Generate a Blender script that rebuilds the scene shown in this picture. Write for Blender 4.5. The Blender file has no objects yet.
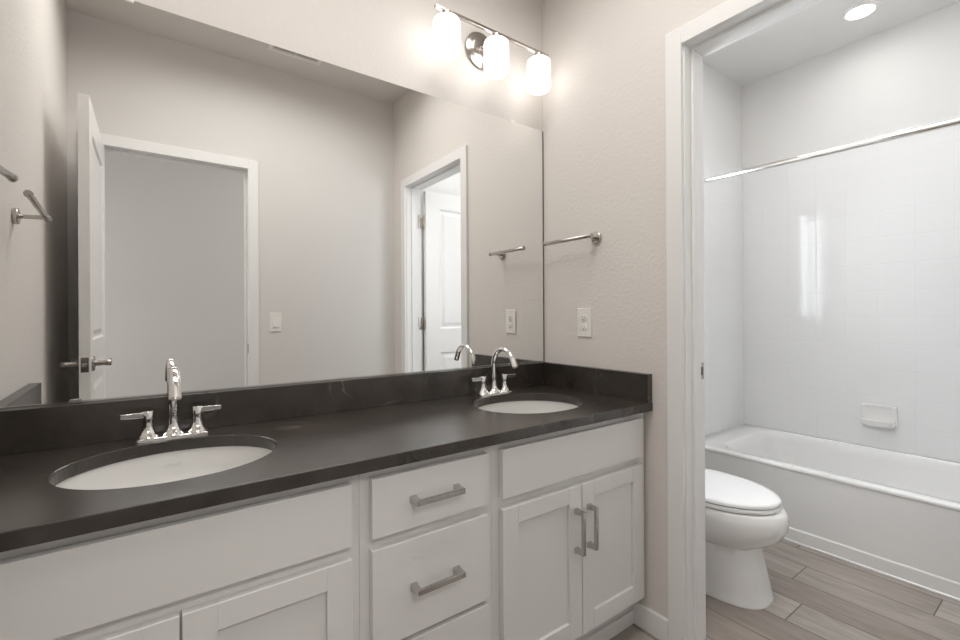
import bpy, bmesh, math, random
from mathutils import Vector, Matrix
random.seed(3)
PI = math.pi
S = bpy.context.scene
C = S.collection

# ------------------------------------------------------------------ camera
cam_d = bpy.data.cameras.new('camera')
cam = bpy.data.objects.new('camera', cam_d); C.objects.link(cam)
TH, ROLL = .6248, -.0054
R = Vector((math.cos(TH), -math.sin(TH), 0)); U = Vector((0, 0, 1)); F = Vector((math.sin(TH), math.cos(TH), 0))
ax = (R + ROLL*U).normalized(); ay = (U - ROLL*R).normalized(); az = -F
m = Matrix((ax, ay, az)).transposed().to_4x4(); m.translation = (-1.4518, -1.5137, 1.1453)
cam.matrix_world = m
cam_d.sensor_width = 36; cam_d.lens = 36*452.941/960
cam_d.shift_y = -4.868/960
cam_d.clip_start = .02
S.camera = cam
S.view_settings.view_transform = 'Standard'; S.view_settings.look = 'None'
S.view_settings.gamma = 1; S.view_settings.exposure = 0.08

# ------------------------------------------------------------------ world daylight, lamps and added fill lights
w = bpy.data.worlds.new('sky'); S.world = w; w.use_nodes = True
bg = w.node_tree.nodes['Background']
bg.inputs[0].default_value = (.91, .955, 1, 1); bg.inputs[1].default_value = 11.0
S.cycles.max_bounces = 12; S.cycles.diffuse_bounces = 7; S.cycles.glossy_bounces = 6
S.cycles.transparent_max_bounces = 8; S.cycles.sample_clamp_indirect = 6

def area(name, loc, rot, sx, sy, power, col=(1, 1, 1), portal=False):
    d = bpy.data.lights.new(name, 'AREA'); d.shape = 'RECTANGLE'; d.size = sx; d.size_y = sy
    d.energy = power; d.color = col
    if portal: d.cycles.is_portal = True
    o = bpy.data.objects.new(name, d); C.objects.link(o); o.location = loc; o.rotation_euler = rot
    return o
def spot_disc(name, loc, r, power, col=(1, .96, .9), spread=150):
    d = bpy.data.lights.new(name, 'AREA'); d.shape = 'DISK'; d.size = 2*r; d.energy = power; d.color = col
    d.spread = math.radians(spread)
    o = bpy.data.objects.new(name, d); C.objects.link(o); o.location = loc
    return o
P_SHADE, P_CAN_T, P_FILL_V, P_HALL = 2.8, .7, 1.2, 1.6
spot_disc('toilet_room_can_light', (1.6, -.748, 2.735), .055, P_CAN_T, (1, .985, .96), 165)
spot_disc('vanity_can_fill', (-.95, -1.02, 2.702), .055, P_FILL_V, (1, .95, .88), 165)  # unseen can, added to fill the vanity room from above the camera
area('toilet_room_ceiling_fill', (.72, -.80, 2.74), (0, 0, 0), 1.0, .9, 9, (1, .985, .97))  # added fill panel under the toilet room ceiling, not a fixture
area('vanity_ceiling_fill', (-.95, -.80, 2.708), (0, 0, 0), 1.4, .62, 14, (1, .975, .945)).data.spread = math.radians(160)  # added out-of-view fill panel that evens the vanity room light
def aim(o, tgt): o.rotation_euler = (Vector(tgt) - o.location).to_track_quat('-Z', 'Y').to_euler()
hl = area('hall_overhead_fill', (-1.25, -2.62, 2.56), (0, 0, 0), 1.0, .25, 4, (1, .985, .965)); aim(hl, (-1.1, -.5, .6)); hl.data.spread = math.radians(95)  # added fill sent through the doorway onto counter and cabinets
area('hall_end_fill_right', (.42, -2.22, 1.35), (0, PI/2, 0), 1.7, .9, 6.5, (.97, .985, 1))  # added low fill for the cabinet fronts; solid wall behind, no window
area('hall_end_fill_left', (-2.57, -2.22, 1.35), (0, -PI/2, 0), 1.7, .9, 7, (.99, .99, 1))  # matching added fill from the other hall end, also without a window
spot_disc('hall_can_light', (-.35, -2.05, 2.702), .055, P_HALL, (1, .99, .98), 170)

# ------------------------------------------------------------------ materials
def mat(name, col, rough=.5, metal=0, bump=None, coat=0, spec=.5, emit=None, es=0):
    M = bpy.data.materials.new(name); M.use_nodes = True
    nt = M.node_tree; b = nt.nodes['Principled BSDF']
    b.inputs['Base Color'].default_value = (*col, 1); b.inputs['Roughness'].default_value = rough
    b.inputs['Metallic'].default_value = metal; b.inputs['Coat Weight'].default_value = coat
    b.inputs['Specular IOR Level'].default_value = spec
    if emit: b.inputs['Emission Color'].default_value = (*emit, 1); b.inputs['Emission Strength'].default_value = es
    if bump:
        sc, st, dist = bump
        tc = nt.nodes.new('ShaderNodeTexCoord'); n = nt.nodes.new('ShaderNodeTexNoise')
        n.inputs['Scale'].default_value = sc; n.inputs['Detail'].default_value = 3
        bp = nt.nodes.new('ShaderNodeBump'); bp.inputs['Strength'].default_value = st; bp.inputs['Distance'].default_value = dist
        nt.links.new(tc.outputs['Object'], n.inputs['Vector']); nt.links.new(n.outputs['Fac'], bp.inputs['Height'])
        nt.links.new(bp.outputs['Normal'], b.inputs['Normal'])
    return M
WALL = mat('wall_paint', (.69, .655, .622), .75, bump=(75, .35, .004), spec=.25)
WALLS = mat('wall_paint_smooth', (.67, .655, .637), .75, bump=(75, .15, .003), spec=.25)
CEIL = mat('ceiling_paint', (.68, .65, .62), .85, bump=(90, .2, .003), spec=.2)
CEILT = mat('ceiling_paint_white', (.72, .715, .70), .85, bump=(90, .2, .003), spec=.2)
WALLT = mat('toilet_room_paint', (.72, .715, .705), .75, bump=(75, .2, .003), spec=.25)
TRIM = mat('trim_paint', (.78, .775, .765), .55, spec=.25)
DOORP = mat('door_paint', (.78, .77, .755), .35, spec=.4)
CAB = mat('cabinet_paint', (.74, .73, .715), .38, bump=(300, .03, .001), spec=.4)
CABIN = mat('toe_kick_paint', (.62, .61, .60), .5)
CHROME = mat('chrome', (.86, .85, .84), .05, 1)
NICKEL = mat('brushed_nickel', (.52, .49, .46), .20, 1)
DOORM = mat('door_hardware', (.36, .335, .31), .24, 1)
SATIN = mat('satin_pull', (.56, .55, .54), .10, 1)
CERAM = mat('white_china', (.80, .80, .79), .12, coat=.6)
SINKM = mat('sink_china', (.70, .69, .67), .15, coat=.5)
TUBM = mat('tub_enamel', (.80, .80, .795), .13, coat=.5)
PLAST = mat('white_plastic', (.80, .78, .75), .35)
SEATM = mat('seat_plastic', (.84, .845, .85), .22, coat=.3)
DARK = mat('dark_slot', (.02, .02, .02), .6)
GAP = mat('gap_shade_grey', (.12, .12, .12), .6)  # shade of the toilet seat gaps, put into the colour
EDGE = mat('mirror_edge', (.10, .11, .10), .35)
MIRR = mat('mirror_silver', (.93, .935, .93), .0, 1)
CLIPM = mat('clear_clip', (.85, .85, .80), .2)
SHADE = mat('opal_glass', (.9, .9, .88), .3, emit=(1, .975, .945), es=P_SHADE)
LENS = mat('light_lens', (.9, .9, .9), .4, emit=(1, .98, .95), es=14)
VINYL = mat('window_vinyl', (.82, .83, .84), .35)
MARK = mat('grey_print', (.56, .55, .53), .4)

def glass():
    M = bpy.data.materials.new('window_glass'); M.use_nodes = True; nt = M.node_tree; nt.nodes.clear()
    o = nt.nodes.new('ShaderNodeOutputMaterial'); mx = nt.nodes.new('ShaderNodeMixShader')
    t = nt.nodes.new('ShaderNodeBsdfTransparent'); g = nt.nodes.new('ShaderNodeBsdfGlossy'); g.inputs['Roughness'].default_value = .02
    f = nt.nodes.new('ShaderNodeLayerWeight'); f.inputs[0].default_value = .5
    p = nt.nodes.new('ShaderNodeMath'); p.operation = 'POWER'; p.inputs[1].default_value = 4
    q = nt.nodes.new('ShaderNodeMath'); q.operation = 'MULTIPLY_ADD'; q.inputs[1].default_value = .7; q.inputs[2].default_value = .04
    nt.links.new(f.outputs['Facing'], p.inputs[0]); nt.links.new(p.outputs[0], q.inputs[0]); nt.links.new(q.outputs[0], mx.inputs[0])
    nt.links.new(t.outputs[0], mx.inputs[1]); nt.links.new(g.outputs[0], mx.inputs[2])
    nt.links.new(mx.outputs[0], o.inputs[0]); return M
GLASS = glass()

def node_chain(nt):
    def N(t, **k):
        n = nt.nodes.new(t)
        for a, v in k.items(): setattr(n, a, v)
        return n
    def L(a, b): nt.links.new(a, b)
    def MT(op, a, b=None, c=None):
        n = N('ShaderNodeMath', operation=op)
        for i, v in enumerate((a, b, c)):
            if v is None: continue
            if isinstance(v, (int, float)): n.inputs[i].default_value = v
            else: L(v, n.inputs[i])
        return n.outputs[0]
    return N, L, MT

def quartz():
    M = bpy.data.materials.new('charcoal_quartz'); M.use_nodes = True; nt = M.node_tree; b = nt.nodes['Principled BSDF']
    N, L, MT = node_chain(nt)
    tc = N('ShaderNodeTexCoord')
    n = N('ShaderNodeTexNoise'); n.inputs['Scale'].default_value = 5; n.inputs['Detail'].default_value = 8; n.inputs['Roughness'].default_value = .65
    L(tc.outputs['Object'], n.inputs['Vector'])
    cr = N('ShaderNodeValToRGB'); L(n.outputs['Fac'], cr.inputs[0])
    cr.color_ramp.elements[0].position = .35; cr.color_ramp.elements[0].color = (.024, .0195, .016, 1)
    cr.color_ramp.elements[1].position = .75; cr.color_ramp.elements[1].color = (.060, .049, .041, 1)
    n2 = N('ShaderNodeTexNoise'); n2.inputs['Scale'].default_value = 2.3; n2.inputs['Detail'].default_value = 4; n2.inputs['Distortion'].default_value = .6
    mp = N('ShaderNodeMapping'); mp.inputs['Location'].default_value = (3.1, 1.7, .4); L(tc.outputs['Object'], mp.inputs[0]); L(mp.outputs[0], n2.inputs['Vector'])
    d = MT('ABSOLUTE', MT('SUBTRACT', n2.outputs['Fac'], .5))
    v = MT('SUBTRACT', 1, MT('MULTIPLY', d, 260)); v = MT('MAXIMUM', v, 0)
    n3 = N('ShaderNodeTexNoise'); n3.inputs['Scale'].default_value = 4; L(tc.outputs['Object'], n3.inputs['Vector'])
    gate = MT('MULTIPLY', MT('MAXIMUM', MT('SUBTRACT', n3.outputs['Fac'], .56), 0), 5)
    v = MT('MULTIPLY', v, gate)
    mx = N('ShaderNodeMix', data_type='RGBA'); L(v, mx.inputs[0]); L(cr.outputs[0], mx.inputs[6]); mx.inputs[7].default_value = (.22, .19, .16, 1)
    L(mx.outputs[2], b.inputs['Base Color'])
    b.inputs['Roughness'].default_value = .25; b.inputs['IOR'].default_value = 1.65
    return M
QUARTZ = quartz()

def planks():
    M = bpy.data.materials.new('wood_look_plank_tile'); M.use_nodes = True; nt = M.node_tree; b = nt.nodes['Principled BSDF']
    N, L, MT = node_chain(nt)
    tc = N('ShaderNodeTexCoord'); sp = N('ShaderNodeSeparateXYZ'); L(tc.outputs['Object'], sp.inputs[0])
    x, y = sp.outputs[0], sp.outputs[1]
    u = MT('DIVIDE', MT('ADD', x, 10*.160-.298), .160)
    row = MT('FLOOR', u); fu = MT('FRACT', u)
    off = MT('MULTIPLY', row, .45)                       # near half-bond
    vv = MT('ADD', MT('ADD', MT('DIVIDE', y, .915), off), 20 - .0) 
    vv = MT('ADD', vv, .9287)
    col_ = MT('FLOOR', vv); fv = MT('FRACT', vv)
    du = MT('MULTIPLY', MT('MINIMUM', fu, MT('SUBTRACT', 1, fu)), .160)
    dv = MT('MULTIPLY', MT('MINIMUM', fv, MT('SUBTRACT', 1, fv)), .915)
    g = MT('LESS_THAN', MT('MINIMUM', du, dv), .0019)
    cx = N('ShaderNodeCombineXYZ'); L(row, cx.inputs[0]); L(col_, cx.inputs[1])
    wn = N('ShaderNodeTexWhiteNoise', noise_dimensions='3D'); L(cx.outputs[0], wn.inputs[0])
    cr = N('ShaderNodeValToRGB'); L(wn.outputs['Value'], cr.inputs[0])
    e = cr.color_ramp.elements; e[0].position = 0; e[0].color = (.225, .185, .160, 1); e[1].position = 1; e[1].color = (.40, .365, .335, 1)
    x1 = e.new(.5); x1.color = (.315, .28, .252, 1)
    # grain stretched along y
    cv = N('ShaderNodeCombineXYZ'); L(MT('MULTIPLY', x, 22), cv.inputs[0]); L(MT('MULTIPLY', y, 3.2), cv.inputs[1]); L(MT('MULTIPLY', MT('ADD', row, MT('MULTIPLY', col_, 3.7)), 7.3), cv.inputs[2])
    gn = N('ShaderNodeTexNoise'); gn.inputs['Scale'].default_value = 1; gn.inputs['Detail'].default_value = 6; gn.inputs['Roughness'].default_value = .6; gn.inputs['Distortion'].default_value = 1.2
    L(cv.outputs[0], gn.inputs['Vector'])
    k = MT('ADD', .42, MT('MULTIPLY', gn.outputs['Fac'], 1.1))
    mu = N('ShaderNodeMix', data_type='RGBA', blend_type='MULTIPLY'); mu.inputs[0].default_value = 1
    cc = N('ShaderNodeCombineColor'); L(k, cc.inputs[0]); L(k, cc.inputs[1]); L(k, cc.inputs[2])
    L(cr.outputs[0], mu.inputs[6]); L(cc.outputs[0], mu.inputs[7])
    mx = N('ShaderNodeMix', data_type='RGBA'); L(g, mx.inputs[0]); L(mu.outputs[2], mx.inputs[6]); mx.inputs[7].default_value = (.085, .07, .058, 1)
    L(mx.outputs[2], b.inputs['Base Color']); b.inputs['Roughness'].default_value = .42
    bp = N('ShaderNodeBump'); bp.inputs['Strength'].default_value = .5; bp.inputs['Distance'].default_value = .002
    L(MT('SUBTRACT', MT('MULTIPLY', gn.outputs['Fac'], .15), g), bp.inputs['Height']); L(bp.outputs[0], b.inputs['Normal'])
    return M
PLANK = planks()

def tile(axis):
    """six inch glossy white wall tile; axis 0 = wall in x-z, 1 = wall in y-z"""
    M = bpy.data.materials.new('white_wall_tile'); M.use_nodes = True; nt = M.node_tree; b = nt.nodes['Principled BSDF']
    N, L, MT = node_chain(nt)
    tc = N('ShaderNodeTexCoord'); sp = N('ShaderNodeSeparateXYZ'); L(tc.outputs['Object'], sp.inputs[0])
    T = .1515
    def dist(s, o):
        f = MT('FRACT', MT('ADD', MT('DIVIDE', MT('SUBTRACT', s, o), T), 40))
        return MT('MULTIPLY', MT('MINIMUM', f, MT('SUBTRACT', 1, f)), T)
    d = MT('MINIMUM', dist(sp.outputs[axis], -.446 if axis == 1 else 1.91), dist(sp.outputs[2], .969))
    h = MT('MINIMUM', MT('DIVIDE', d, .0035), 1)
    g = MT('LESS_THAN', d, .0011)
    mx = N('ShaderNodeMix', data_type='RGBA'); L(g, mx.inputs[0]); mx.inputs[6].default_value = (.79, .795, .80, 1); mx.inputs[7].default_value = (.768, .773, .778, 1)
    L(mx.outputs[2], b.inputs['Base Color'])
    b.inputs['Roughness'].default_value = .07
    nz = N('ShaderNodeTexNoise'); nz.inputs['Scale'].default_value = 9; L(tc.outputs['Object'], nz.inputs['Vector'])
    bp = N('ShaderNodeBump'); bp.inputs['Strength'].default_value = .35; bp.inputs['Distance'].default_value = .0015
    L(MT('ADD', h, MT('MULTIPLY', nz.outputs['Fac'], .15)), bp.inputs['Height']); L(bp.outputs[0], b.inputs['Normal'])
    return M
TILEX, TILEY = tile(0), tile(1)

# ------------------------------------------------------------------ mesh helpers (all in world metres)
org = {}
def box(bm, x0, x1, y0, y1, z0, z1):
    v = [bm.verts.new((x, y, z)) for x in sorted((x0, x1)) for y in sorted((y0, y1)) for z in sorted((z0, z1))]
    for f in ((0, 1, 3, 2), (4, 6, 7, 5), (0, 4, 5, 1), (2, 3, 7, 6), (0, 2, 6, 4), (1, 5, 7, 3)):
        bm.faces.new([v[i] for i in f])
def prism(bm, pts, z0, z1):
    a = [bm.verts.new((x, y, z0)) for x, y in pts]; b = [bm.verts.new((x, y, z1)) for x, y in pts]
    n = len(pts)
    bm.faces.new(a[::-1]); bm.faces.new(b)
    for i in range(n): bm.faces.new((a[i], a[(i+1) % n], b[(i+1) % n], b[i]))
def loft(bm, rings, cap0=True, cap1=True, closed=True):
    vs = [[bm.verts.new(p) for p in r] for r in rings]; n = len(rings[0])
    for a, b in zip(vs, vs[1:]):
        for i in range(n if closed else n-1):
            j = (i+1) % n; bm.faces.new((a[i], a[j], b[j], b[i]))
    if cap0: bm.faces.new(vs[0][::-1])
    if cap1: bm.faces.new(vs[-1])
    return vs
def frame_of(d):
    d = Vector(d).normalized(); a = Vector((0, 0, 1)) if abs(d.z) < .9 else Vector((1, 0, 0))
    x = d.cross(a).normalized(); return x, d.cross(x).normalized(), d
def lathe(bm, base, axis, prof, n=32, cap=True):
    base = Vector(base); x, y, d = frame_of(axis)
    rings = []
    for r, h in prof:
        rings.append([base + d*h + (x*math.cos(2*PI*i/n) + y*math.sin(2*PI*i/n))*max(r, 1e-5) for i in range(n)])
    loft(bm, rings, cap, cap)
def cyl(bm, p0, p1, r, n=24, bev=0):
    p0, p1 = Vector(p0), Vector(p1); L = (p1-p0).length
    prof = [(r, 0), (r, L)] if not bev else [(r-bev, 0), (r-bev*.3, bev*.3), (r, bev), (r, L-bev), (r-bev*.3, L-bev*.3), (r-bev, L)]
    lathe(bm, p0, p1-p0, prof, n)
def tube(bm, pts, rads, n=20):
    pts = [Vector(p) for p in pts]; rings = []
    d0 = (pts[1]-pts[0]).normalized(); x, y, _ = frame_of(d0)
    for i, p in enumerate(pts):
        d = (pts[min(i+1, len(pts)-1)] - pts[max(i-1, 0)]).normalized()
        x = (x - d*x.dot(d)).normalized(); y = d.cross(x)
        r = rads[i] if isinstance(rads, list) else rads
        rings.append([p + (x*math.cos(2*PI*k/n) + y*math.sin(2*PI*k/n))*r for k in range(n)])
    loft(bm, rings)
def obj(name, bm, m, parent=None, smooth=False, bevel=0, seg=2, origin=None, ang=35):
    bmesh.ops.recalc_face_normals(bm, faces=bm.faces)
    if parent is not None: o0 = org[parent]
    elif origin is not None: o0 = Vector(origin)
    else:
        o0 = Vector((0, 0, 0))
    if o0.length: bmesh.ops.translate(bm, verts=bm.verts, vec=-o0)
    me = bpy.data.meshes.new(name); bm.to_mesh(me); bm.free()
    me.materials.append(m)
    o = bpy.data.objects.new(name, me); C.objects.link(o); org[o] = o0
    if parent is not None: o.parent = parent
    else: o.location = o0
    if smooth:
        for p in me.polygons: p.use_smooth = True
        try: me.set_sharp_from_angle(angle=math.radians(ang))
        except Exception: pass
    if bevel:
        bv = o.modifiers.new('bevel', 'BEVEL'); bv.width = bevel; bv.segments = seg; bv.limit_method = 'ANGLE'; bv.angle_limit = math.radians(40)
    return o
def B(): return bmesh.new()
def empty(name, loc):
    o = bpy.data.objects.new(name, None); C.objects.link(o); o.location = loc; o.empty_display_size = .05
    org[o] = Vector(loc); return o
def tag(o, label=None, cat=None, group=None, kind=None):
    if label: o['label'] = label
    if cat: o['category'] = cat
    if group: o['group'] = group
    if kind: o['kind'] = kind
    return o
def struct(name, bm, m, label=None, cat=None, parent=None, **k):
    o = obj(name, bm, m, parent, **k)
    if parent is None: tag(o, label, cat, kind='structure')
    return o
def bx(*a):
    b = B(); box(b, *a); return b

# ------------------------------------------------------------------ room shell
H, HT, W = 2.717, 2.75, 1.60
LX0, LXS = -1.772, .0206            # left wall inner face x at y=0 and its slope
def lx(y): return LX0 + LXS*y
X2 = 1.912                          # tub side wall face
YE = -1.53                          # tub end wall face
struct('floor', bx(-2.75, 2.10, -2.95, .15, -.06, 0), PLANK, 'grey-brown wood-look plank tile floor through both rooms', 'floor')
# back wall (behind mirror) with the toilet room window
b = B(); box(b, -1.93, .20, 0, .07, 0, 2.85); box(b, .84, 2.10, 0, .07, 0, 2.85)
box(b, .20, .84, 0, .07, 0, 1.12); box(b, .20, .84, 0, .07, 2.05, 2.85)
o = struct('wall_back', b, WALL, 'pale beige textured wall holding the mirror and light bar', 'wall')
# left wall, very slightly out of square
b = B(); prism(b, [(lx(-.001), -.001), (lx(-1.599), -1.599), (-1.95, -1.599), (-1.95, -.001)], 0, 2.85)
struct('wall_left', b, WALL, 'pale beige wall at left end of the counter, seen in the mirror', 'wall')
# partition to the toilet room
DY0, DY1, DZ = -.676, -1.400, 2.060     # rough opening
b = B(); box(b, 0, .115, DY0, -.001, 0, 2.85); box(b, 0, .115, -1.599, DY1, 0, 2.85); box(b, 0, .115, DY1, DY0, DZ, 2.85)
struct('wall_right', b, WALL, 'pale beige textured wall with towel bar and outlet, beside the toilet room doorway', 'wall')
# opposite wall with entry opening
EX0, EX1, EZ = -1.712, -.967, 2.062
b = B(); box(b, -2.75, EX0, -1.715, -1.6, 0, 2.85); box(b, EX1, 2.10, -1.715, -1.6, 0, 2.85); box(b, EX0, EX1, -1.715, -1.6, EZ, 2.85)
struct('wall_front', b, WALLS, 'plain beige wall with the entry doorway, reflected in the mirror', 'wall')
# toilet room linings
struct('wall_tub_side', bx(X2+.012, 2.10, -1.599, -.001, 0, 2.85), WALLT, 'white painted wall above the tiled tub surround', 'wall')
struct('wall_tub_end', bx(.116, X2+.011, -1.599, YE-.012, 0, 2.749), WALLT, 'white painted wall at the far end of the tub', 'wall')
# thin paint skin of the toilet room side of the back wall
b = B(); x0, x1, yy = .116, X2+.011, -.004
box(b, x0, .18, yy, -.0005, 0, 2.749); box(b, .86, x1, yy, -.0005, 0, 2.749); box(b, .18, .86, yy, -.0005, 0, 1.10); box(b, .18, .86, yy, -.0005, 2.07, 2.749)
struct('wall_toilet', b, WALLT, 'white painted wall behind the toilet with the window', 'wall')
struct('ceiling', bx(-1.95, 0, -1.6, 0, H, H+.03), CEIL, 'beige-white ceiling of the vanity room', 'ceiling')
struct('ceiling_toilet', bx(.115, 2.10, -1.6, 0, HT, HT+.03), CEILT, 'white ceiling over the tub and toilet', 'ceiling')
struct('ceiling_hall', bx(-2.75, .6, -2.95, -1.715, H, H+.03), CEIL, 'ceiling of the hall outside the entry doorway', 'ceiling')
struct('wall_hall', bx(-2.75, .6, -2.95, -2.80, 0, 2.85), WALLS, 'grey-looking hall wall seen through the reflected entry doorway', 'wall')
struct('wall_hall_left', bx(-2.75, -2.60, -2.80, -1.715, 0, 2.85), WALLS, 'hall side wall left of the entry', 'wall')
struct('wall_hall_right', bx(.45, .6, -2.80, -1.716, 0, 2.85), WALLS, 'hall side wall right of the entry', 'wall')

# tiled tub surround
RZ = .375
struct('trim_1', bx(X2, X2+.012, YE, 0-.005, RZ-.01, 2.16), TILEY, 'glossy white square tile on the long wall above the tub', 'tile', bevel=.003)
struct('trim_2', bx(1.10, X2-.0005, -.017, -.0045, RZ-.01, 2.16), TILEX, 'glossy white square tile on the short wall at the near end of the tub', 'tile', bevel=.003)
struct('trim_3', bx(1.10, X2-.0005, YE-.0115, YE+.001, RZ-.01, 2.16), TILEX, 'glossy white square tile on the far short wall of the tub', 'tile', bevel=.003)

# baseboards (flat with eased top)
def bboard(name, pts, label, m=TRIM):
    """pts: ground line on the wall, offset normal baked by caller as polygon"""
    b = B(); prism(b, pts, 0, .084)
    o = struct(name, b, m, label, 'baseboard', bevel=.004); return o
bboard('baseboard_right', [(-.0005, -.462), (-.0005, -.620), (-.0145, -.620), (-.0145, -.462)], 'short white baseboard between cabinet and doorway casing')
bboard('baseboard_front', [(-.915, -1.599), (-.015, -1.599), (-.015, -1.585), (-.915, -1.585)], 'white baseboard under the light switch')
bboard('baseboard_toilet', [(.1155, -.005), (1.099, -.005), (1.099, -.019), (.1155, -.019)], 'white baseboard behind the toilet')
bboard('baseboard_hall', [(-2.59, -2.799), (.44, -2.799), (.44, -2.785), (-2.59, -2.785)], 'white baseboard along the hall wall')

# ---- door trims: casing both sides + jamb + stop as one mesh, strike plate child
def casing_y(b, xf, sgn, y0, y1, zt, wd=.057):
    """casing on an x = xf face; y0>y1 outer edges; sgn = direction it protrudes"""
    for (d0, d1, t) in ((0, wd, .014),):
        xa, xb = xf, xf + sgn*t
        box(b, xa, xb, y0-d1, y0-d0, 0, zt-d0); box(b, xa, xb, y1+d0, y1+d1, 0, zt-d0)
        box(b, xa, xb, y1+d1, y0-d1, zt-d1, zt-d0)
b = B(); casing_y(b, -.0002, -1, -.6215, -1.4545, 2.109); casing_y(b, .1152, 1, -.6215, -1.4545, 2.109)
box(b, 0, .115, -.684, -.6765, 0, 2.052); box(b, 0, .115, -1.3995, -1.392, 0, 2.052); box(b, 0, .115, -1.3995, -.6765, 2.052, 2.0595)
box(b, .036, .075, -.695, -.684, 0, 2.041); box(b, .036, .075, -1.392, -1.381, 0, 2.041); box(b, .036, .075, -1.392, -.684, 2.041, 2.052)
t4 = struct('trim_4', b, TRIM, 'white casing and jamb of the doorway between vanity and toilet room', 'door frame', bevel=.0015)
b = B(); box(b, .082, .112, -.6855, -.6838, .918, .975); o = obj('strike_plate', b, NICKEL, t4, bevel=.0005); o['label'] = 'brushed metal strike plate'
b = B(); box(b, .090, .103, -.6857, -.6854, .932, .960); obj('latch_hole', b, DARK, t4)

def casing_x(b, yf, sgn, x0, x1, zt, wd=.057):
    for (d0, d1, t) in ((0, wd, .014),):
        ya, yb = yf, yf + sgn*t
        box(b, x0+d0, x0+d1, ya, yb, 0, zt-d0); box(b, x1-d1, x1-d0, ya, yb, 0, zt-d0)
        box(b, x0+d1, x1-d1, ya, yb, zt-d1, zt-d0)
b = B(); casing_x(b, -1.5998, 1, -1.762, -.919, 2.110); casing_x(b, -1.7152, -1, -1.762, -.919, 2.110)
box(b, -1.7115, -1.704, -1.715, -1.6, 0, 2.054); box(b, -.9755, -.9675, -1.715, -1.6, 0, 2.054); box(b, -1.7115, -.9675, -1.715, -1.6, 2.054, 2.0615)
box(b, -1.704, -1.693, -1.68, -1.641, 0, 2.043); box(b, -.9865, -.9755, -1.68, -1.641, 0, 2.043); box(b, -1.704, -.9755, -1.68, -1.641, 2.043, 2.054)
t5 = struct('trim_5', b, TRIM, 'white casing and jamb of the reflected entry doorway', 'door frame', bevel=.0015)
b = B(); box(b, -.9772, -.9753, -1.636, -1.605, .918, .975); o = obj('strike_plate', b, NICKEL, t5, bevel=.0005); o['label'] = 'dark metal strike plate'

# ---- two-panel door leaf, built in the x-z plane then mapped
def leaf_bm(wd, ht, th, mp):
    """slab with two raised panels per face; mp(u, v, d) -> world, u along width, d depth 0..th"""
    b = B(); st = .112
    panels = [(.215, .868), (1.040, ht-.118)]
    def quad(p): b.faces.new([b.verts.new(mp(*q)) for q in p])
    for side in (0, 1):
        def D(t): return t if side == 0 else th-t
        us = [0, st, wd-st, wd]; vs = [0, panels[0][0], panels[0][1], panels[1][0], panels[1][1], ht]
        for i in range(3):
            for j in range(5):
                if i == 1 and j in (1, 3): continue
                quad([(us[i], vs[j], D(0)), (us[i+1], vs[j], D(0)), (us[i+1], vs[j+1], D(0)), (us[i], vs[j+1], D(0))])
        for (v0, v1) in panels:
            prof = [(0, 0), (.004, .002), (.010, .0085), (.022, .0085), (.040, .002), (.044, .0015)]
            rings = []
            for ins, dep in prof:
                rings.append([(st+ins, v0+ins), (wd-st-ins, v0+ins), (wd-st-ins, v1-ins), (st+ins, v1-ins)])
            for k in range(len(prof)-1):
                for q in range(4):
                    r = (q+1) % 4; d0, d1 = prof[k][1], prof[k+1][1]
                    quad([(*rings[k][q], D(d0)), (*rings[k][r], D(d0)), (*rings[k+1][r], D(d1)), (*rings[k+1][q], D(d1))])
            quad([(*p, D(prof[-1][1])) for p in rings[-1]])
    for (a, c) in (((0, 0), (wd, 0)), ((wd, 0), (wd, ht)), ((wd, ht), (0, ht)), ((0, ht), (0, 0))):
        quad([(*a, 0), (*c, 0), (*c, th), (*a, th)])
    bmesh.ops.remove_doubles(b, verts=b.verts, dist=1e-5)
    return b
def lever(parent, P, n, along, label):
    """P on the leaf face, n = outward normal, along = direction of the lever"""
    P, n, a = Vector(P), Vector(n), Vector(along)
    b = B(); lathe(b, P, n, [(.0325, 0), (.0325, .004), (.028, .009), (.012, .011), (.0105, .040), (.0125, .045), (.0125, .058), (.010, .062)], 32)
    h = obj('door_handle', b, DOORM, parent, smooth=True); h['label'] = label
    z = Vector((0, 0, 1)); b = B()
    rings = []
    for t, w_, th_, o_ in ((.0, .011, .007, .052), (.03, .0105, .007, .053), (.07, .0100, .0065, .053), (.1, .0105, .0065, .052), (.116, .0115, .006, .050)):
        c = P + a*t + n*o_
        rings.append([c + z*w_*sz + n*th_*sn for sz, sn in ((-1, -.5), (-.5, -1), (.5, -1), (1, -.5), (1, .5), (.5, 1), (-.5, 1), (-1, .5))])
    loft(b, rings); obj('lever', b, DOORM, h, smooth=True, ang=50)
# entry door: open, along y from the hinge, x -1.690..-1.655
LW = .712
b = leaf_bm(LW, 2.028, .035, lambda u, v, d: (-1.692+d, -1.597+u, .008+v))
d1 = struct('door_1', b, DOORP, 'white two-panel entry door standing open against the left wall, seen in the mirror', 'door', origin=(-1.6745, -1.597, .008), bevel=.0012)
lever(d1, (-1.657, -1.597+LW-.066, .955), (1, 0, 0), (0, -1, 0), 'satin nickel lever')
lever(d1, (-1.692, -1.597+LW-.066, .955), (-1, 0, 0), (0, -1, 0), 'satin nickel lever')
b = B(); box(b, -1.687, -1.662, -1.597+LW-.0005, -1.597+LW+.0012, .925, .985); o = obj('latch_plate', b, NICKEL, d1, bevel=.0006); o['label'] = 'satin nickel latch plate'
b = B(); cyl(b, (-1.6745, -1.597+LW, .955), (-1.6745, -1.597+LW+.011, .955), .0075, 16, .002); obj('latch_bolt', b, NICKEL, o, smooth=True)
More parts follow.
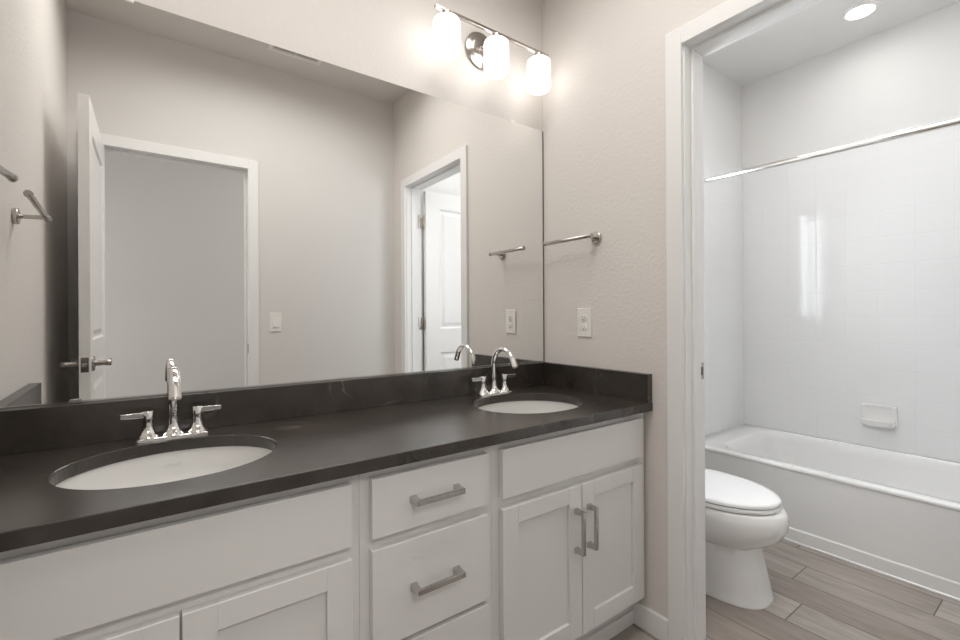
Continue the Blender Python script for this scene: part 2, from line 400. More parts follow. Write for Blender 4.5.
def hinge(parent, x, y, z, dx, dy):
    b = B(); cyl(b, (x, y, z-.045), (x, y, z+.045), .0062, 16, .001)
    box(b, min(x, x+dx[0]), max(x, x+dx[0])+.0001, min(y, y+dx[1]), max(y, y+dx[1])+.0001, z-.044, z+.044)
    box(b, min(x, x+dy[0]), max(x, x+dy[0])+.0001, min(y, y+dy[1]), max(y, y+dy[1])+.0001, z-.044, z+.044)
    for s in (-.03, .0, .03): cyl(b, (x+dx[0]*.6, y+dx[1]*.6, z+s) if dx[0] else (x+dx[0], y+dx[1]*.6, z+s), (x+dx[0]*.6+(.0015 if dx[1] else 0), y+dx[1]*.6+(.0015 if dx[0] else 0), z+s), .003, 10)
    obj('hinge', b, NICKEL, parent, smooth=True)
for z in (.25, 1.05, 1.82): hinge(d1, -1.697, -1.5935, z, (.030, 0), (0, -.008))
# toilet room door: open about 90 degrees into the toilet room, against the tub end wall
a = math.radians(3.0); ca, sa = math.cos(a), math.sin(a)
hx, hy = .126, -1.389
def mp2(u, v, d):
    X, Y = .006+u, .004+d-.0
    return (hx + X*ca - Y*sa, hy + X*sa + Y*ca, .008+v)
b = leaf_bm(.690, 2.028, .035, mp2)
d2 = struct('door_2', b, DOORP, 'white two-panel toilet room door standing open, reflected beyond the second doorway', 'door', origin=(hx, hy, .008), bevel=.0012)
p = Vector(mp2(.624, .947, .035)); lever(d2, p, (-sa, ca, 0), (-ca, -sa, 0), 'satin nickel lever')
p = Vector(mp2(.624, .947, 0)); lever(d2, p, (sa, -ca, 0), (-ca, -sa, 0), 'satin nickel lever')
for z in (.25, 1.09, 1.82): hinge(d2, hx-.006, hy+.004, z, (-.030, 0), (.006, .030))

# ---- toilet room window
b = B(); x0, x1, z0, z1 = .2005, .8395, 1.1205, 2.0495
for (f0, f1, y0_, y1_) in ((0, .028, .022, .066),):
    box(b, x0, x0+f1, y0_, y1_, z0, z1); box(b, x1-f1, x1, y0_, y1_, z0, z1)
    box(b, x0+f1, x1-f1, y0_, y1_, z0, z0+f1); box(b, x0+f1, x1-f1, y0_, y1_, z1-f1, z1)
box(b, .508, .532, .026, .062, z0+.028, z1-.028)
w1 = struct('window_1', b, VINYL, 'white vinyl two-light window above the toilet, mirrored faintly in the tile', 'window', bevel=.002)
b = B(); box(b, .2285, .508, .040, .044, z0+.028, z1-.028); obj('pane', b, GLASS, w1)
b = B(); box(b, .532, .8115, .040, .044, z0+.028, z1-.028); obj('pane', b, GLASS, w1)

# ------------------------------------------------------------------ vanity cabinets
FY, DYF = -.525, -.545          # face frame plane, door/drawer front plane
def shaker(b, x0, x1, z0, z1, y0=DYF, th=.0195, st=.055):
    yb = y0+th
    box(b, x0, x0+st, y0, yb, z0, z1); box(b, x1-st, x1, y0, yb, z0, z1)
    box(b, x0+st, x1-st, y0, yb, z0, z0+.0585); box(b, x0+st, x1-st, y0, yb, z1-.050, z1)
    box(b, x0+st, x1-st, y0+.0085, yb-.003, z0+.0585, z1-.050)
def pull(parent, c, horiz, label):
    """bar pull, centre c on the front; two square posts and a square bar with a flat face"""
    cx, cy, cz = c; L = .0665; off = .030
    b = B(); tt = .0064
    for s in (-1, 1):
        ps = []
        for (w0, w1, d) in ((.0085, .0085, 0), (.0085, .0085, .005), (.0070, .0070, .012), (.0062, .0062, off+.004)):
            if horiz: ps.append([(cx+s*(L-.006)+a_*w0, cy-d, cz+b_*w1) for a_, b_ in ((-1, -1), (1, -1), (1, 1), (-1, 1))])
            else: ps.append([(cx+a_*w0, cy-d, cz+s*(L-.006)+b_*w1) for a_, b_ in ((-1, -1), (1, -1), (1, 1), (-1, 1))])
        loft(b, ps)
    if horiz: box(b, cx-L, cx+L, cy-off-.006, cy-off+.003, cz-tt, cz+tt)
    else: box(b, cx-tt, cx+tt, cy-off-.006, cy-off+.003, cz-L, cz+L)
    o = obj('handle', b, SATIN, parent, bevel=.0012); o['label'] = label; return o
def cabinet(name, x0, x1, label, cat='cabinet'):
    t = empty(name, ((x0+x1)/2, -.27, 0)); tag(t, label, cat)
    b = B(); box(b, x0, x1, FY, FY+.019, .12, .798)              # face frame
    box(b, x0, x0+.016, FY+.019, -.004, 0, .798); box(b, x1-.016, x1, FY+.019, -.004, 0, .798)
    box(b, x0+.016, x1-.016, FY+.019, -.004, .12, .136)          # floor of the box
    box(b, x0+.016, x1-.016, -.012, -.004, .136, .70)            # back
    bb = B(); box(bb, x0, x1, -.478, -.462-.004, 0, .12)
    # notch the sides for the toe space by building them short in front
    b.free(); b = B(); box(b, x0, x1, FY, FY+.019, .12, .798)
    for xa, xb in ((x0, x0+.016), (x1-.016, x1)):
        box(b, xa, xb, FY+.019, -.004, .12, .798); box(b, xa, xb, -.462, -.004, 0, .12)
    box(b, x0+.016, x1-.016, FY+.019, -.004, .12, .136); box(b, x0+.016, x1-.016, -.012, -.004, .136, .70)
    obj('cabinet_body', b, CAB, t, bevel=.0006, seg=1)
    obj('toe_kick', bb, CABIN, t)
    b = B(); box(b, x0, x1, -.484, -.4785, 0, .052); o = obj('toe_strip', b, CAB, t, bevel=.002)
    return t
cr = cabinet('sink_cabinet', -.704, -.0075, 'pale grey shaker sink cabinet with two doors and pulls at right end of the counter')
cd = cabinet('drawer_cabinet', -1.0775, -.7045, 'pale grey three-drawer cabinet between the two sink cabinets')
cl = cabinet('sink_cabinet', -1.772, -1.078, 'pale grey shaker sink cabinet below the left sink, cut by the left frame edge')
DT, DB, FT, FB = .612, .137, .776, .640
def false_front(t, x0, x1):
    b = B(); box(b, x0, x1, DYF, DYF+.0195, FB, FT); return obj('false_drawer_front', b, CAB, t, bevel=.0012)
false_front(cr, -.679, -.044); false_front(cl, -1.736, -1.101)
def cab_door(t, x0, x1, hxp, lb='satin metal bar pull'):
    b = B(); shaker(b, x0, x1, DB, DT); d = obj('door', b, CAB, t, bevel=.0009, seg=1)
    pull(d, (hxp, DYF, .476), False, lb); return d
cab_door(cr, -.679, -.3635, -.3905); cab_door(cr, -.3595, -.044, -.3325)
cab_door(cl, -1.736, -1.4165, -1.4435); cab_door(cl, -1.4125, -1.101, -1.3855)
for z0_, z1_, hz in ((.640, .776, .710), (.387, .614, .502), (.137, .375, .258)):
    b = B(); box(b, -1.055, -.728, DYF, DYF+.0195, z0_, z1_); d = obj('drawer', b, CAB, cd, bevel=.0012)
    pull(d, (-.8925, DYF, hz), True, 'satin metal bar pull')

# ------------------------------------------------------------------ countertop with backsplash
ZC, ZB = .829, .799
SA, SB_ = .208, .177
SINKS = [(-1.412, -.284), (-.350, -.284)]
def ell(cx, cy, a_, b_, n=72, z=None): 
    return [(cx+a_*math.cos(2*PI*i/n), cy+b_*math.sin(2*PI*i/n)) + ((z,) if z is not None else ()) for i in range(n)]
b = B(); edges = []
outer = [(lx(-.0015)+.0015, -.0015), (-.0015, -.0015), (-.0015, -.559), (lx(-.559)+.0015, -.559)]
for loop in [outer] + [ell(sx, sy, SA, SB_) for sx, sy in SINKS]:
    vs = [b.verts.new((x, y, ZC)) for x, y in loop]
    edges += [b.edges.new((vs[i], vs[(i+1) % len(vs)])) for i in range(len(vs))]
bmesh.ops.triangle_fill(b, edges=edges, use_beauty=True, use_dissolve=False)
r = bmesh.ops.extrude_face_region(b, geom=list(b.faces))
vs = [g for g in r['geom'] if isinstance(g, bmesh.types.BMVert)]
bmesh.ops.translate(b, verts=vs, vec=(0, 0, ZB-ZC))
ct = empty('countertop', (-.89, -.28, ZB)); tag(ct, 'long charcoal stone vanity countertop with backsplash and two oval sink cutouts', 'countertop')
obj('counter_slab', b, QUARTZ, ct, bevel=.0022, seg=2)
ZS = .931
obj('backsplash', bx(lx(-.03)+.033, -.0305, -.0305, -.0015, ZC, ZS), QUARTZ, ct, bevel=.0012)
obj('side_splash', bx(-.030, -.0015, -.557, -.0015, ZC, ZS), QUARTZ, ct, bevel=.0012)
b = B(); prism(b, [(lx(-.0015)+.0015, -.0015), (lx(-.557)+.0015, -.557), (lx(-.557)+.0315, -.557), (lx(-.0015)+.0315, -.0015)], ZC, ZS)
obj('side_splash', b, QUARTZ, ct, bevel=.0012)

# ------------------------------------------------------------------ sinks
def make_sink(cx, cy):
    t = empty('undermount_sink', (cx, cy, ZB-.14))
    rings = []; n = 72
    def e(a_, b_, z): return [(x, y, z) for x, y in ell(cx, cy, a_, b_, n)]
    A, Bq = SA+.004, SB_+.004
    inner = [(1.0, ZB-.001), (1.0, ZB-.012), (.985, ZB-.035), (.95, ZB-.065), (.87, ZB-.095), (.70, ZB-.118), (.45, ZB-.131), (.20, ZB-.136), (.105, ZB-.138)]
    outer_ = [(.105, ZB-.150), (.25, ZB-.150), (.48, ZB-.145), (.74, ZB-.132), (.92, ZB-.105), (1.0, ZB-.070), (1.04, ZB-.035), (1.045, ZB-.014), (1.13, ZB-.012), (1.13, ZB-.001)]
    for k, z in inner + outer_: rings.append(e(A*k, Bq*k, z))
    b = B(); loft(b, rings + [rings[0]], False, False)
    bmesh.ops.remove_doubles(b, verts=b.verts, dist=1e-6)
    obj('basin', b, SINKM, t, smooth=True, ang=60)
    b = B(); lathe(b, (cx, cy, ZB-.146), (0, 0, 1), [(.022, 0), (.0225, .008), (.030, .0095), (.030, .0115), (.024, .0125), (.019, .010), (.018, .013), (.006, .0155)], 32)
    obj('drain', b, CHROME, t, smooth=True)['label'] = 'chrome drain'
    return t
s1 = make_sink(*SINKS[0]); s2 = make_sink(*SINKS[1])
tag(s1, 'white oval undermount sink below the left, nearer faucet', 'sink', 'oval sinks set in the counter')
tag(s2, 'white oval undermount sink at right end of the counter near the corner', 'sink', 'oval sinks set in the counter')
# faint maker's print on the rear wall of the near basin
def print_mark(parent, cx, cy):
    cu = bpy.data.curves.new('maker_print', 'FONT'); cu.body = 'KOHLER'; cu.size = .0085; cu.align_x = 'CENTER'; cu.space_character = 1.15; cu.extrude = .00015
    tmp = bpy.data.objects.new('maker_print', cu); C.objects.link(tmp)
    dg = bpy.context.evaluated_depsgraph_get(); me = bpy.data.meshes.new_from_object(tmp.evaluated_get(dg))
    bpy.data.objects.remove(tmp)
    k0, z0_, k1, z1_ = .995, ZB-.022, .965, ZB-.055
    for v in me.vertices:
        s = v.co.y; x = v.co.x
        t = .45 - s/.034
        k = k0 + (k1-k0)*t; z = z0_ + (z1_-z0_)*t
        a_, b_ = (SA+.004)*k, (SB_+.004)*k
        y = b_*math.sqrt(max(0, 1-(x/a_)**2)) - .0012 - v.co.z
        v.co = Vector((cx+x, cy+y, z)) - org[parent]
    me.materials.clear(); me.materials.append(MARK)
    o = bpy.data.objects.new('maker_print', me); C.objects.link(o); o.parent = parent; org[o] = org[parent]; o['label'] = 'tiny faint grey print'
print_mark(s1, *SINKS[0]); print_mark(s2, *SINKS[1])

# ------------------------------------------------------------------ faucets
def make_faucet(cx, cy):
    z = ZC; t = empty('faucet', (cx, cy, z))
    # deck plate with sloped shoulders
    b = B(); rings = []
    def rr(hx_, hy_, zz, r_=.006, n=6):
        p = []
        for (sx, sy, a0) in ((1, 1, 0), (-1, 1, 90), (-1, -1, 180), (1, -1, 270)):
            for k in range(n+1):
                aa = math.radians(a0+90*k/n); p.append((cx+sx*(hx_-r_)+r_*math.cos(aa), cy+sy*(hy_-r_)+r_*math.sin(aa), zz))
        return p
    for hx_, hy_, zz in ((.0785, .0245, z), (.0785, .0245, z+.0065), (.0765, .0225, z+.0085), (.072, .018, z+.010)): rings.append(rr(hx_, hy_, zz))
    loft(b, rings); obj('deck_plate', b, CHROME, t, smooth=True)
    # spout: flared foot, riser and gooseneck
    b = B(); lathe(b, (cx, cy, z+.009), (0, 0, 1), [(.025, 0), (.0245, .003), (.019, .010), (.014, .018), (.0112, .030), (.0104, .045), (.0104, .052)], 36)
    rad = .062; zc_ = z+.122; pts = [(cx, cy, z+.045), (cx, cy, z+.075), (cx, cy, z+.10)]
    for k in range(0, 19):
        aa = PI*k/18*.89; pts.append((cx, cy-rad+rad*math.cos(aa), zc_+rad*math.sin(aa)))
    last = Vector(pts[-1]); pr = Vector(pts[-2]); dd = (last-pr).normalized(); pts += [tuple(last+dd*.012), tuple(last+dd*.025)]
    N_ = len(pts); rings = []
    for i, p_ in enumerate(pts):
        p_ = Vector(p_); d_ = (Vector(pts[min(i+1, N_-1)]) - Vector(pts[max(i-1, 0)])).normalized()
        X_ = Vector((1, 0, 0)); Y_ = d_.cross(X_); t_ = max(0, (i-2)/(N_-3)); ra_, rb_ = .0098+.0032*t_, .0088
        rings.append([p_ + X_*ra_*math.cos(2*PI*k/28) + Y_*rb_*math.sin(2*PI*k/28) for k in range(28)])
    loft(b, rings)
    sp = obj('spout', b, CHROME, t, smooth=True, ang=50)
    b = B(); tip = Vector(pts[-1]); lathe(b, tip-dd*.002, dd, [(.0108, 0), (.0108, .005), (.0095, .0056), (.0085, .003)], 24)
    obj('aerator', b, NICKEL, sp, smooth=True)
    for s in (-1, 1):
        hx_ = cx+s*.0535
        b = B(); lathe(b, (hx_, cy, z+.009), (0, 0, 1), [(.0235, 0), (.023, .003), (.018, .009), (.0135, .018), (.0112, .028), (.0106, .040), (.0106, .046), (.0124, .0465), (.0124, .066), (.0114, .0675)], 32)
        h = obj('handle', b, CHROME, t, smooth=True, ang=40)
        b = B(); zz = z+.0675
        ra = []
        for u_, hw, hh in ((.004, .0085, .0066), (.012, .0085, .0066), (.050, .0080, .0062), (.0555, .0078, .0060)):
            ra.append([(hx_+s*u_, cy+a_*hw, zz+b_*hh) for a_, b_ in ((-1, -1), (1, -1), (1, 1), (-1, 1))])
        loft(b, ra); obj('lever', b, CHROME, h, bevel=.001)
    return t
FYC = -.078
f1 = make_faucet(-1.4105, FYC); f2 = make_faucet(-.350, FYC)
tag(f1, 'chrome gooseneck faucet with two levers behind the left, nearer sink', 'faucet', 'chrome faucets on the counter')
tag(f2, 'chrome gooseneck faucet with two levers behind the sink near the corner', 'faucet', 'chrome faucets on the counter')

# ------------------------------------------------------------------ mirror
mt = empty('wall_mirror', (-.88, 0, ZS)); tag(mt, 'wide frameless wall mirror above the backsplash spanning the counter', 'mirror')
obj('mirror_glass', bx(lx(0)+.003, -.0095, -.0062, -.0056, ZS+.0015, 1.983), MIRR, mt)
obj('mirror_backing', bx(lx(0)+.003, -.0012, -.0056, -.0012, ZS+.0015, 1.983), EDGE, mt)
b = B(); box(b, lx(0)+.003, -.0095, -.0095, -.0064, ZS+.0003, ZS+.0055); obj('splash_glint_strip', b, SATIN, mt)['label'] = 'thin bright strip standing for the reflection on the splash top'  # added strip imitates the bright grazing reflection along the backsplash top
for xx in (-.183, -1.50):
    b = B(); box(b, xx-.010, xx+.010, -.0085, -.001, 1.976, 1.992); obj('mirror_clip', b, CLIPM, mt, bevel=.002)['label'] = 'clear plastic clip'
b = B(); box(b, -1.621, -1.599, -.0120, -.0096, ZS+.0005, ZS+.010); obj('mirror_clip', b, NICKEL, mt, bevel=.001)['label'] = 'small metal clip'

# ------------------------------------------------------------------ vanity light
LZ, LY = 2.2505, -.112
vl = empty('vanity_light', (-.355, 0, 2.235)); tag(vl, 'three-shade nickel bar light glowing above the mirror', 'light fixture')
b = B(); lathe(b, (-.355, -.0006, 2.232), (0, -1, 0), [(.074, 0), (.075, .006), (.073, .010), (.066, .0135), (.060, .0145), (.052, .0205), (.046, .0225), (.001, .0245)], 48)
obj('backplate', b, NICKEL, vl, smooth=True, ang=30)
b = B(); cyl(b, (-.355, -.022, 2.236), (-.355, LY+.002, LZ-.001), .0065, 16); cyl(b, (-.355, -.021, 2.236), (-.355, -.032, 2.2385), .011, 20, .002)
for s in (-.03, .03): cyl(b, (-.355+s, -.021, 2.225), (-.355+s, -.028, 2.225), .005, 12, .001)
obj('arm', b, NICKEL, vl, smooth=True)
b = B(); box(b, -.632, -.078, LY-.0075, LY+.0075, LZ-.0055, LZ+.0055); obj('bar', b, NICKEL, vl, bevel=.002)
for xx in (-.583, -.355, -.128):
    b = B(); n = 40; prof = [(.031, .0), (.040, .002), (.0465, .008), (.0488, .016), (.0488, .117), (.0465, .125), (.040, .131), (.030, .134), (.012, .1345)]
    lathe(b, (xx, LY, 2.089), (0, 0, 1), prof, n); s_ = obj('lamp_shade', b, SHADE, vl, smooth=True, ang=80); s_['label'] = 'glowing white opal glass shade'
    b = B(); lathe(b, (xx, LY, 2.2230), (0, 0, 1), [(.020, 0), (.020, .005), (.016, .009), (.016, .022)], 24); obj('socket_cap', b, NICKEL, s_, smooth=True)

# ------------------------------------------------------------------ hand towel bars
def towel(name, xw, s, y_post, y0, y1, z, label, off=.062, droop=0, yb=None):
    zp = z - droop*.9; yb = y_post if yb is None else yb
    """xw wall face x, s = direction into room"""
    t = empty(name, (xw, y_post, zp)); tag(t, label, 'towel bar')
    b = B(); lathe(b, (xw+s*.0008, y_post, zp), (s, 0, 0), [(.023, 0), (.0235, .003), (.0235, .009), (.0215, .011), (.009, .0115)], 32); obj('mounting_plate', b, NICKEL, t, smooth=True, ang=30)
    b = B(); cyl(b, (xw+s*.010, y_post, zp), (xw+s*(off-.002), yb, zp), .0065, 20); obj('post', b, NICKEL, t, smooth=True)
    b = B(); cyl(b, (xw+s*off, y0, z-droop), (xw+s*off, y1, z), .0078, 24, .0012); bar = obj('bar', b, NICKEL, t, smooth=True, ang=50)
    for yy, d, z in ((y0, 1, z-droop), (y1, -1, z)):
        b = B(); cyl(b, (xw+s*off, yy-.003*d, z), (xw+s*off, yy+.003*d, z), .0098, 24, .0012); obj('end_cap', b, NICKEL, bar, smooth=True)
towel('towel_bar', 0, -1, -.311, -.333, -.078, 1.454, 'nickel hand towel bar on the right wall above the outlet')
towel('towel_bar', lx(-.31), 1, -.345, -.338, -.088, 1.457, 'nickel hand towel bar on the left wall, seen at the left edge of the mirror', .073, .020, -.326)

# ------------------------------------------------------------------ outlet, switch
ot = empty('wall_outlet', (0, -.244, 1.1125)); tag(ot, 'white duplex outlet on the right wall below the towel bar', 'outlet')
obj('cover_plate', bx(-.0062, -.0008, -.281, -.207, 1.053, 1.172), PLAST, ot, bevel=.003)
for zz in (1.132, 1.093):
    b = B(); rings = []
    for xx, k in ((-.0060, 1), (-.0078, 1), (-.0082, .95)):
        ring = []
        for i in range(32):
            aa = 2*PI*i/32; yy = .0172*k*math.cos(aa); z_ = max(-.0140, min(.0140, .0172*math.sin(aa)))*k
            ring.append((xx, -.244+yy, zz+z_))
        rings.append(ring)
    loft(b, rings); r_ = obj('receptacle', b, PLAST, ot, smooth=True, ang=30)
    b = B(); box(b, -.0085, -.0080, -.2390, -.2370, zz-.001, zz+.0085); box(b, -.0085, -.0080, -.2510, -.2490, zz+.0002, zz+.0075)
    cyl(b, (-.0080, -.244, zz-.0075), (-.0085, -.244, zz-.0075), .0026, 12); obj('slots', b, DARK, r_)['label'] = 'dark outlet slots'
b = B(); cyl(b, (-.0055, -.244, 1.1125), (-.0072, -.244, 1.1125), .0028, 12); obj('screw', b, NICKEL, ot, smooth=True)
sw = empty('light_switch', (-.8225, -1.6, 1.108)); tag(sw, 'white rocker light switch beside the reflected entry doorway', 'switch')
obj('cover_plate', bx(-.8595, -.7855, -1.5992, -1.594, 1.048, 1.168), PLAST, sw, bevel=.003)
b = B(); rings = []
for y_, k in ((-1.594, 1), (-1.5915, .96)): rings.append([(-.8225+a_*.0165*k, y_ + (.0022 if (b_ > 0 and k < 1) else 0)*0, 1.108+b_*.033*k) for a_, b_ in ((-1, -1), (1, -1), (1, 1), (-1, 1))])
rings[1][0] = (rings[1][0][0], -1.5885, rings[1][0][2]); rings[1][1] = (rings[1][1][0], -1.5885, rings[1][1][2])
loft(b, rings); obj('rocker', b, PLAST, sw, bevel=.0008)

# ------------------------------------------------------------------ ceiling vent and can lights
cv = empty('ceiling_vent', (-.757, -1.306, H)); tag(cv, 'white slotted ceiling vent reflected along the top edge of the mirror', 'vent')
b = B(); vx0, vx1, vy0, vy1 = -.905, -.605, -1.376, -1.236
box(b, vx0, vx0+.024, vy0, vy1, H-.008, H-.0005); box(b, vx1-.024, vx1, vy0, vy1, H-.008, H-.0005)
box(b, vx0+.024, vx1-.024, vy0, vy0+.024, H-.008, H-.0005); box(b, vx0+.024, vx1-.024, vy1-.024, vy1, H-.008, H-.0005); box(b, -.762, -.748, vy0+.024, vy1-.024, H-.0075, H-.001)
obj('frame', b, PLAST, cv, bevel=.0015)
obj('backing', bx(vx0+.02, vx1-.02, vy0+.02, vy1-.02, H-.0018, H-.0006), DARK, cv)
n = 26
for i in range(n):
    xx = vx0+.026 + (vx1-vx0-.052)*(i+.5)/n
    if abs(xx+.755) < .009: continue
    b = B(); box(b, xx-.0021, xx+.0021, vy0+.024, vy1-.024, H-.0068, H-.0018); obj('slat', b, PLAST, cv)
def can(name, x, y, z, label):
    t = empty(name, (x, y, z)); tag(t, label, 'ceiling light')
    b = B(); prof = [(.078, 0), (.0785, .003), (.074, .0062), (.064, .008), (.060, .006), (.060, .003), (.060, .0)]
    rings = [[(x+r_*math.cos(2*PI*i/48), y+r_*math.sin(2*PI*i/48), z-.0005-h) for i in range(48)] for r_, h in prof]
    loft(b, rings, False, False); obj('trim_ring', b, PLAST, t, smooth=True)
    b = B(); cyl(b, (x, y, z-.0008), (x, y, z-.0045), .060, 40); obj('lens', b, LENS, t)['label'] = 'glowing lens'
can('recessed_light', 1.602, -.748, HT, 'round recessed ceiling light glowing over the tub')
can('recessed_light', -.95, -1.02, H, 'round recessed ceiling light added as fill over the vanity room, out of view overhead')  # added fixture body for the unseen vanity fill
can('recessed_light', -.35, -2.05, H, 'round recessed ceiling light of the hall outside the entry')

# ------------------------------------------------------------------ bathtub
def rrect(x0, x1, y0, y1, r_, z, n=8):
    p = []
    for (cx_, cy_, a0) in ((x1-r_, y1-r_, 0), (x0+r_, y1-r_, 90), (x0+r_, y0+r_, 180), (x1-r_, y0+r_, 270)):
        for k in range(n+1):
            aa = math.radians(a0+90*k/n); p.append((cx_+r_*math.cos(aa), cy_+r_*math.sin(aa), z))
    return p
TX0, TX1, TY0, TY1 = 1.142, X2-.002, YE+.003, -.019
rings = [rrect(TX0+.006, TX1, TY0, TY1, .012, RZ-.022), rrect(TX0+.001, TX1, TY0, TY1, .012, RZ-.019), rrect(TX0, TX1, TY0, TY1, .012, RZ-.014), rrect(TX0, TX1, TY0, TY1, .012, RZ-.009), rrect(TX0+.003, TX1-.002, TY0+.002, TY1-.002, .013, RZ-.003), rrect(TX0+.010, TX1-.006, TY0+.006, TY1-.006, .016, RZ)]
ins = [(.060, .035, .150, .085, .13, RZ), (.066, .040, .158, .092, .13, RZ-.003), (.072, .045, .166, .10, .13, RZ-.012), (.082, .055, .19, .115, .13, RZ-.06), (.100, .090, .21, .15, .14, RZ-.20), (.125, .115, .29, .19, .14, RZ-.275), (.165, .155, .35, .24, .13, RZ-.305)]
for (a0, a1, e0, e1, r_, z) in ins: rings.append(rrect(TX0+a0, TX1-a1, TY0+e1, TY1-e0, r_, z))
b = B(); loft(b, rings, False, True)
# apron: panel set back slightly, foot strip proud of it
box(b, TX0+.006, TX0+.022, TY0, TY1, .0, RZ-.020); 
bt = empty('bathtub', ((TX0+TX1)/2, (TY0+TY1)/2, 0)); tag(bt, 'white alcove bathtub with panelled apron along the tiled wall', 'bathtub')
obj('tub_shell', b, TUBM, bt, smooth=True, ang=40)
b = B(); prof = [(TX0+.010, .070), (TX0+.003, .067), (TX0, .062), (TX0, .008), (TX0-.004, .005), (TX0-.004, 0), (TX0+.010, 0)]
loft(b, [[(x, TY0, z) for x, z in prof], [(x, TY1, z) for x, z in prof]]); obj('apron_base', b, TUBM, bt, smooth=True, ang=25)
# soap dish
sd = empty('soap_dish', (X2, -.746, .50)); tag(sd, 'white ceramic soap dish fixed to the tile above the tub', 'soap dish')
b = B()
def yz(y0, y1, z0, z1, x, r_=.012, n=5):
    return [(x, q[0], q[1]) for q in [(p[0], p[1]) for p in rrect(y0, y1, z0, z1, r_, 0, n)]]
loft(b, [yz(-.825, -.667, .502, .622, X2-.0005), yz(-.825, -.667, .502, .622, X2-.008), yz(-.821, -.671, .506, .618, X2-.012), yz(-.808, -.684, .532, .606, X2-.012), yz(-.805, -.687, .535, .603, X2-.0105)])
obj('backplate', b, CERAM, sd, smooth=True, ang=40)
b = B(); n = 28; rings = []
def tray(k, z, d):
    p = []
    for i in range(n+1):
        aa = PI*i/n; cc, ss = math.cos(aa), math.sin(aa)
        p.append((X2-.010-d*(abs(ss)**.45), -.746+.076*k*(1 if cc > 0 else -1)*abs(cc)**.5, z))
    return p
loft(b, [tray(.90, .500, .036), tray(.97, .508, .046), tray(1, .520, .052), tray(1, .536, .054), tray(.96, .538, .050), tray(.93, .530, .046), tray(.88, .522, .040)], True, True)
obj('dish_tray', b, CERAM, sd, smooth=True, ang=50)
# shower rod
sr = empty('shower_rod', (1.165, -.77, 1.925)); tag(sr, 'straight chrome shower curtain rod crossing above the tub', 'shower rod')
b = B(); cyl(b, (1.165, -.020, 1.925), (1.165, YE+.004, 1.905), .0145, 24); obj('rod', b, CHROME, sr, smooth=True)
for yy, s, zz in ((-.0172, -1, 1.925), (YE+.0012, 1, 1.905)):
    b = B(); lathe(b, (1.165, yy, zz), (0, s, 0), [(.030, 0), (.030, .004), (.022, .012), (.0165, .022)], 32); obj('flange', b, CHROME, sr, smooth=True)

# ------------------------------------------------------------------ toilet
TCX = .510
def oval(cy, hw, lf, lb, z, n=56, p=2.0, pb=2.6):
    r_ = []
    for i in range(n):
        aa = 2*PI*i/n; c_, s_ = math.cos(aa), math.sin(aa)
        e_ = p if s_ < 0 else pb
        x = hw*(1 if c_ >= 0 else -1)*abs(c_)**(2/e_); y = (lf if s_ < 0 else lb)*(1 if s_ >= 0 else -1)*abs(s_)**(2/e_)
        r_.append((TCX+x, cy+y, z))
    return r_
to = empty('toilet', (TCX, -.40, 0)); tag(to, 'white elongated two-piece toilet with closed lid beside the tub', 'toilet')
b = B()
secs = [(-.47, .136, .263, .30, 0, 2.8), (-.47, .136, .263, .30, .008, 2.8), (-.47, .133, .260, .295, .012, 2.8), (-.47, .131, .252, .29, .06, 2.8), (-.47, .129, .237, .285, .12, 2.8), (-.47, .127, .222, .28, .18, 2.8), (-.47, .127, .219, .28, .211, 2.8),
        (-.475, .138, .230, .28, .219, 2.5), (-.485, .152, .250, .27, .234, 2.2), (-.49, .174, .280, .26, .262, 2.1), (-.493, .186, .296, .25, .300, 2.05), (-.495, .190, .298, .25, .335, 2.0), (-.497, .187, .288, .25, .362, 2.0), (-.498, .180, .276, .25, .371, 2.0)]
rings = [oval(cy_, hw, lf, lb, z, p=pp) for cy_, hw, lf, lb, z, pp in secs]
loft(b, rings)
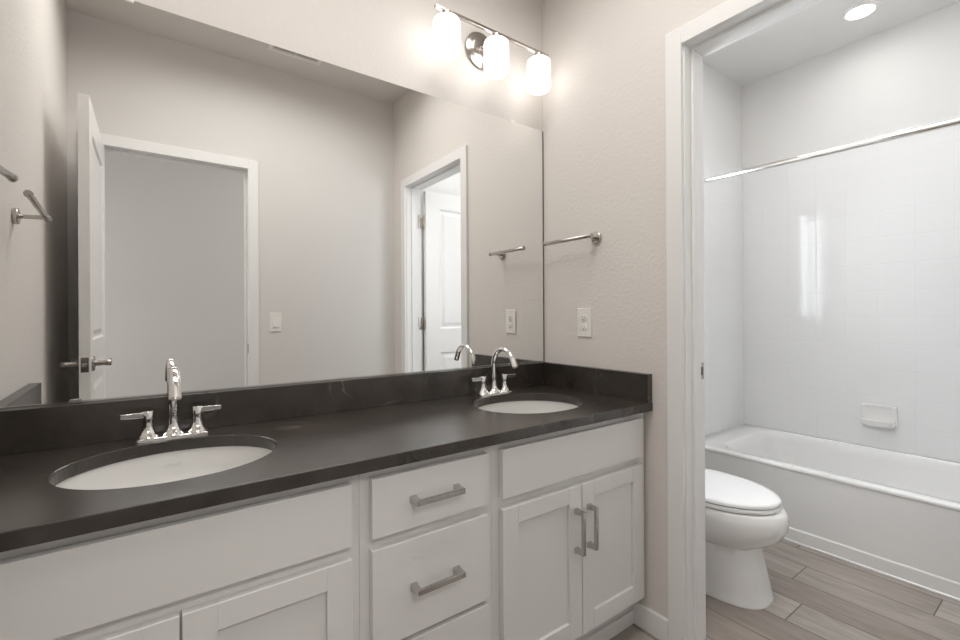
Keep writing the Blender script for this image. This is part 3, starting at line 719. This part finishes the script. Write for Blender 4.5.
# rear deck carrying the tank
loft(b, [[(x, y, z) for x, y, _ in rrect(TCX-hw, TCX+hw, -.33, -.05, .03, 0)] for hw, z in ((.10, .20), (.14, .30), (.175, .35), (.18, .380), (.176, .385))])
obj('bowl', b, CERAM, to, smooth=True, ang=50)
b = B(); loft(b, [oval(-.50, .182, .265, .205, .3745), oval(-.50, .185, .268, .207, .377), oval(-.50, .185, .268, .207, .388), oval(-.50, .182, .265, .205, .3905)]); obj('seat', b, SEATM, to, smooth=True, ang=50)
b = B(); loft(b, [oval(-.50, .180, .262, .205, .3935), oval(-.50, .185, .267, .208, .396), oval(-.50, .185, .267, .208, .404), oval(-.50, .180, .262, .204, .410), oval(-.50, .160, .240, .188, .4135), oval(-.50, .11, .17, .13, .4165), oval(-.50, .04, .06, .05, .4175)]); obj('lid', b, SEATM, to, smooth=True, ang=60)
b = B(); loft(b, [oval(-.50, .176, .258, .200, .3708), oval(-.50, .176, .258, .200, .3750)]); loft(b, [oval(-.50, .176, .258, .200, .3900), oval(-.50, .176, .258, .200, .3940)]); obj('seat_gap_shade', b, GAP, to)  # dark fillers stand for the shade between bowl, seat and lid
for s in (-.07, .07):
    b = B(); cyl(b, (TCX+s-.018, -.285, .397), (TCX+s+.018, -.285, .397), .011, 20, .002); obj('hinge', b, SEATM, to, smooth=True)
b = B(); loft(b, [[(x, y, z) for x, y, _ in rrect(TCX-hw, TCX+hw, -.205+e_, -.030, .03, 0)] for hw, e_, z in ((.17, .02, .3855), (.185, .01, .40), (.20, .004, .55), (.212, 0, .70))]); tk = obj('tank', b, CERAM, to, smooth=True, ang=50)
b = B(); loft(b, [[(x, y, z) for x, y, _ in rrect(TCX-hw, TCX+hw, -.212+e_, -.026, .03, 0)] for hw, e_, z in ((.218, .0, .701), (.222, -.003, .708), (.222, -.003, .728), (.216, .003, .737))]); obj('tank_lid', b, CERAM, to, smooth=True, ang=50)
b = B(); cyl(b, (TCX-.16, -.2045, .655), (TCX-.16, -.217, .655), .012, 20, .002); box(b, TCX-.165, TCX-.095, -.226, -.217, .648, .661); obj('flush_lever', b, CHROME, tk, bevel=.001)['label'] = 'chrome flush lever'
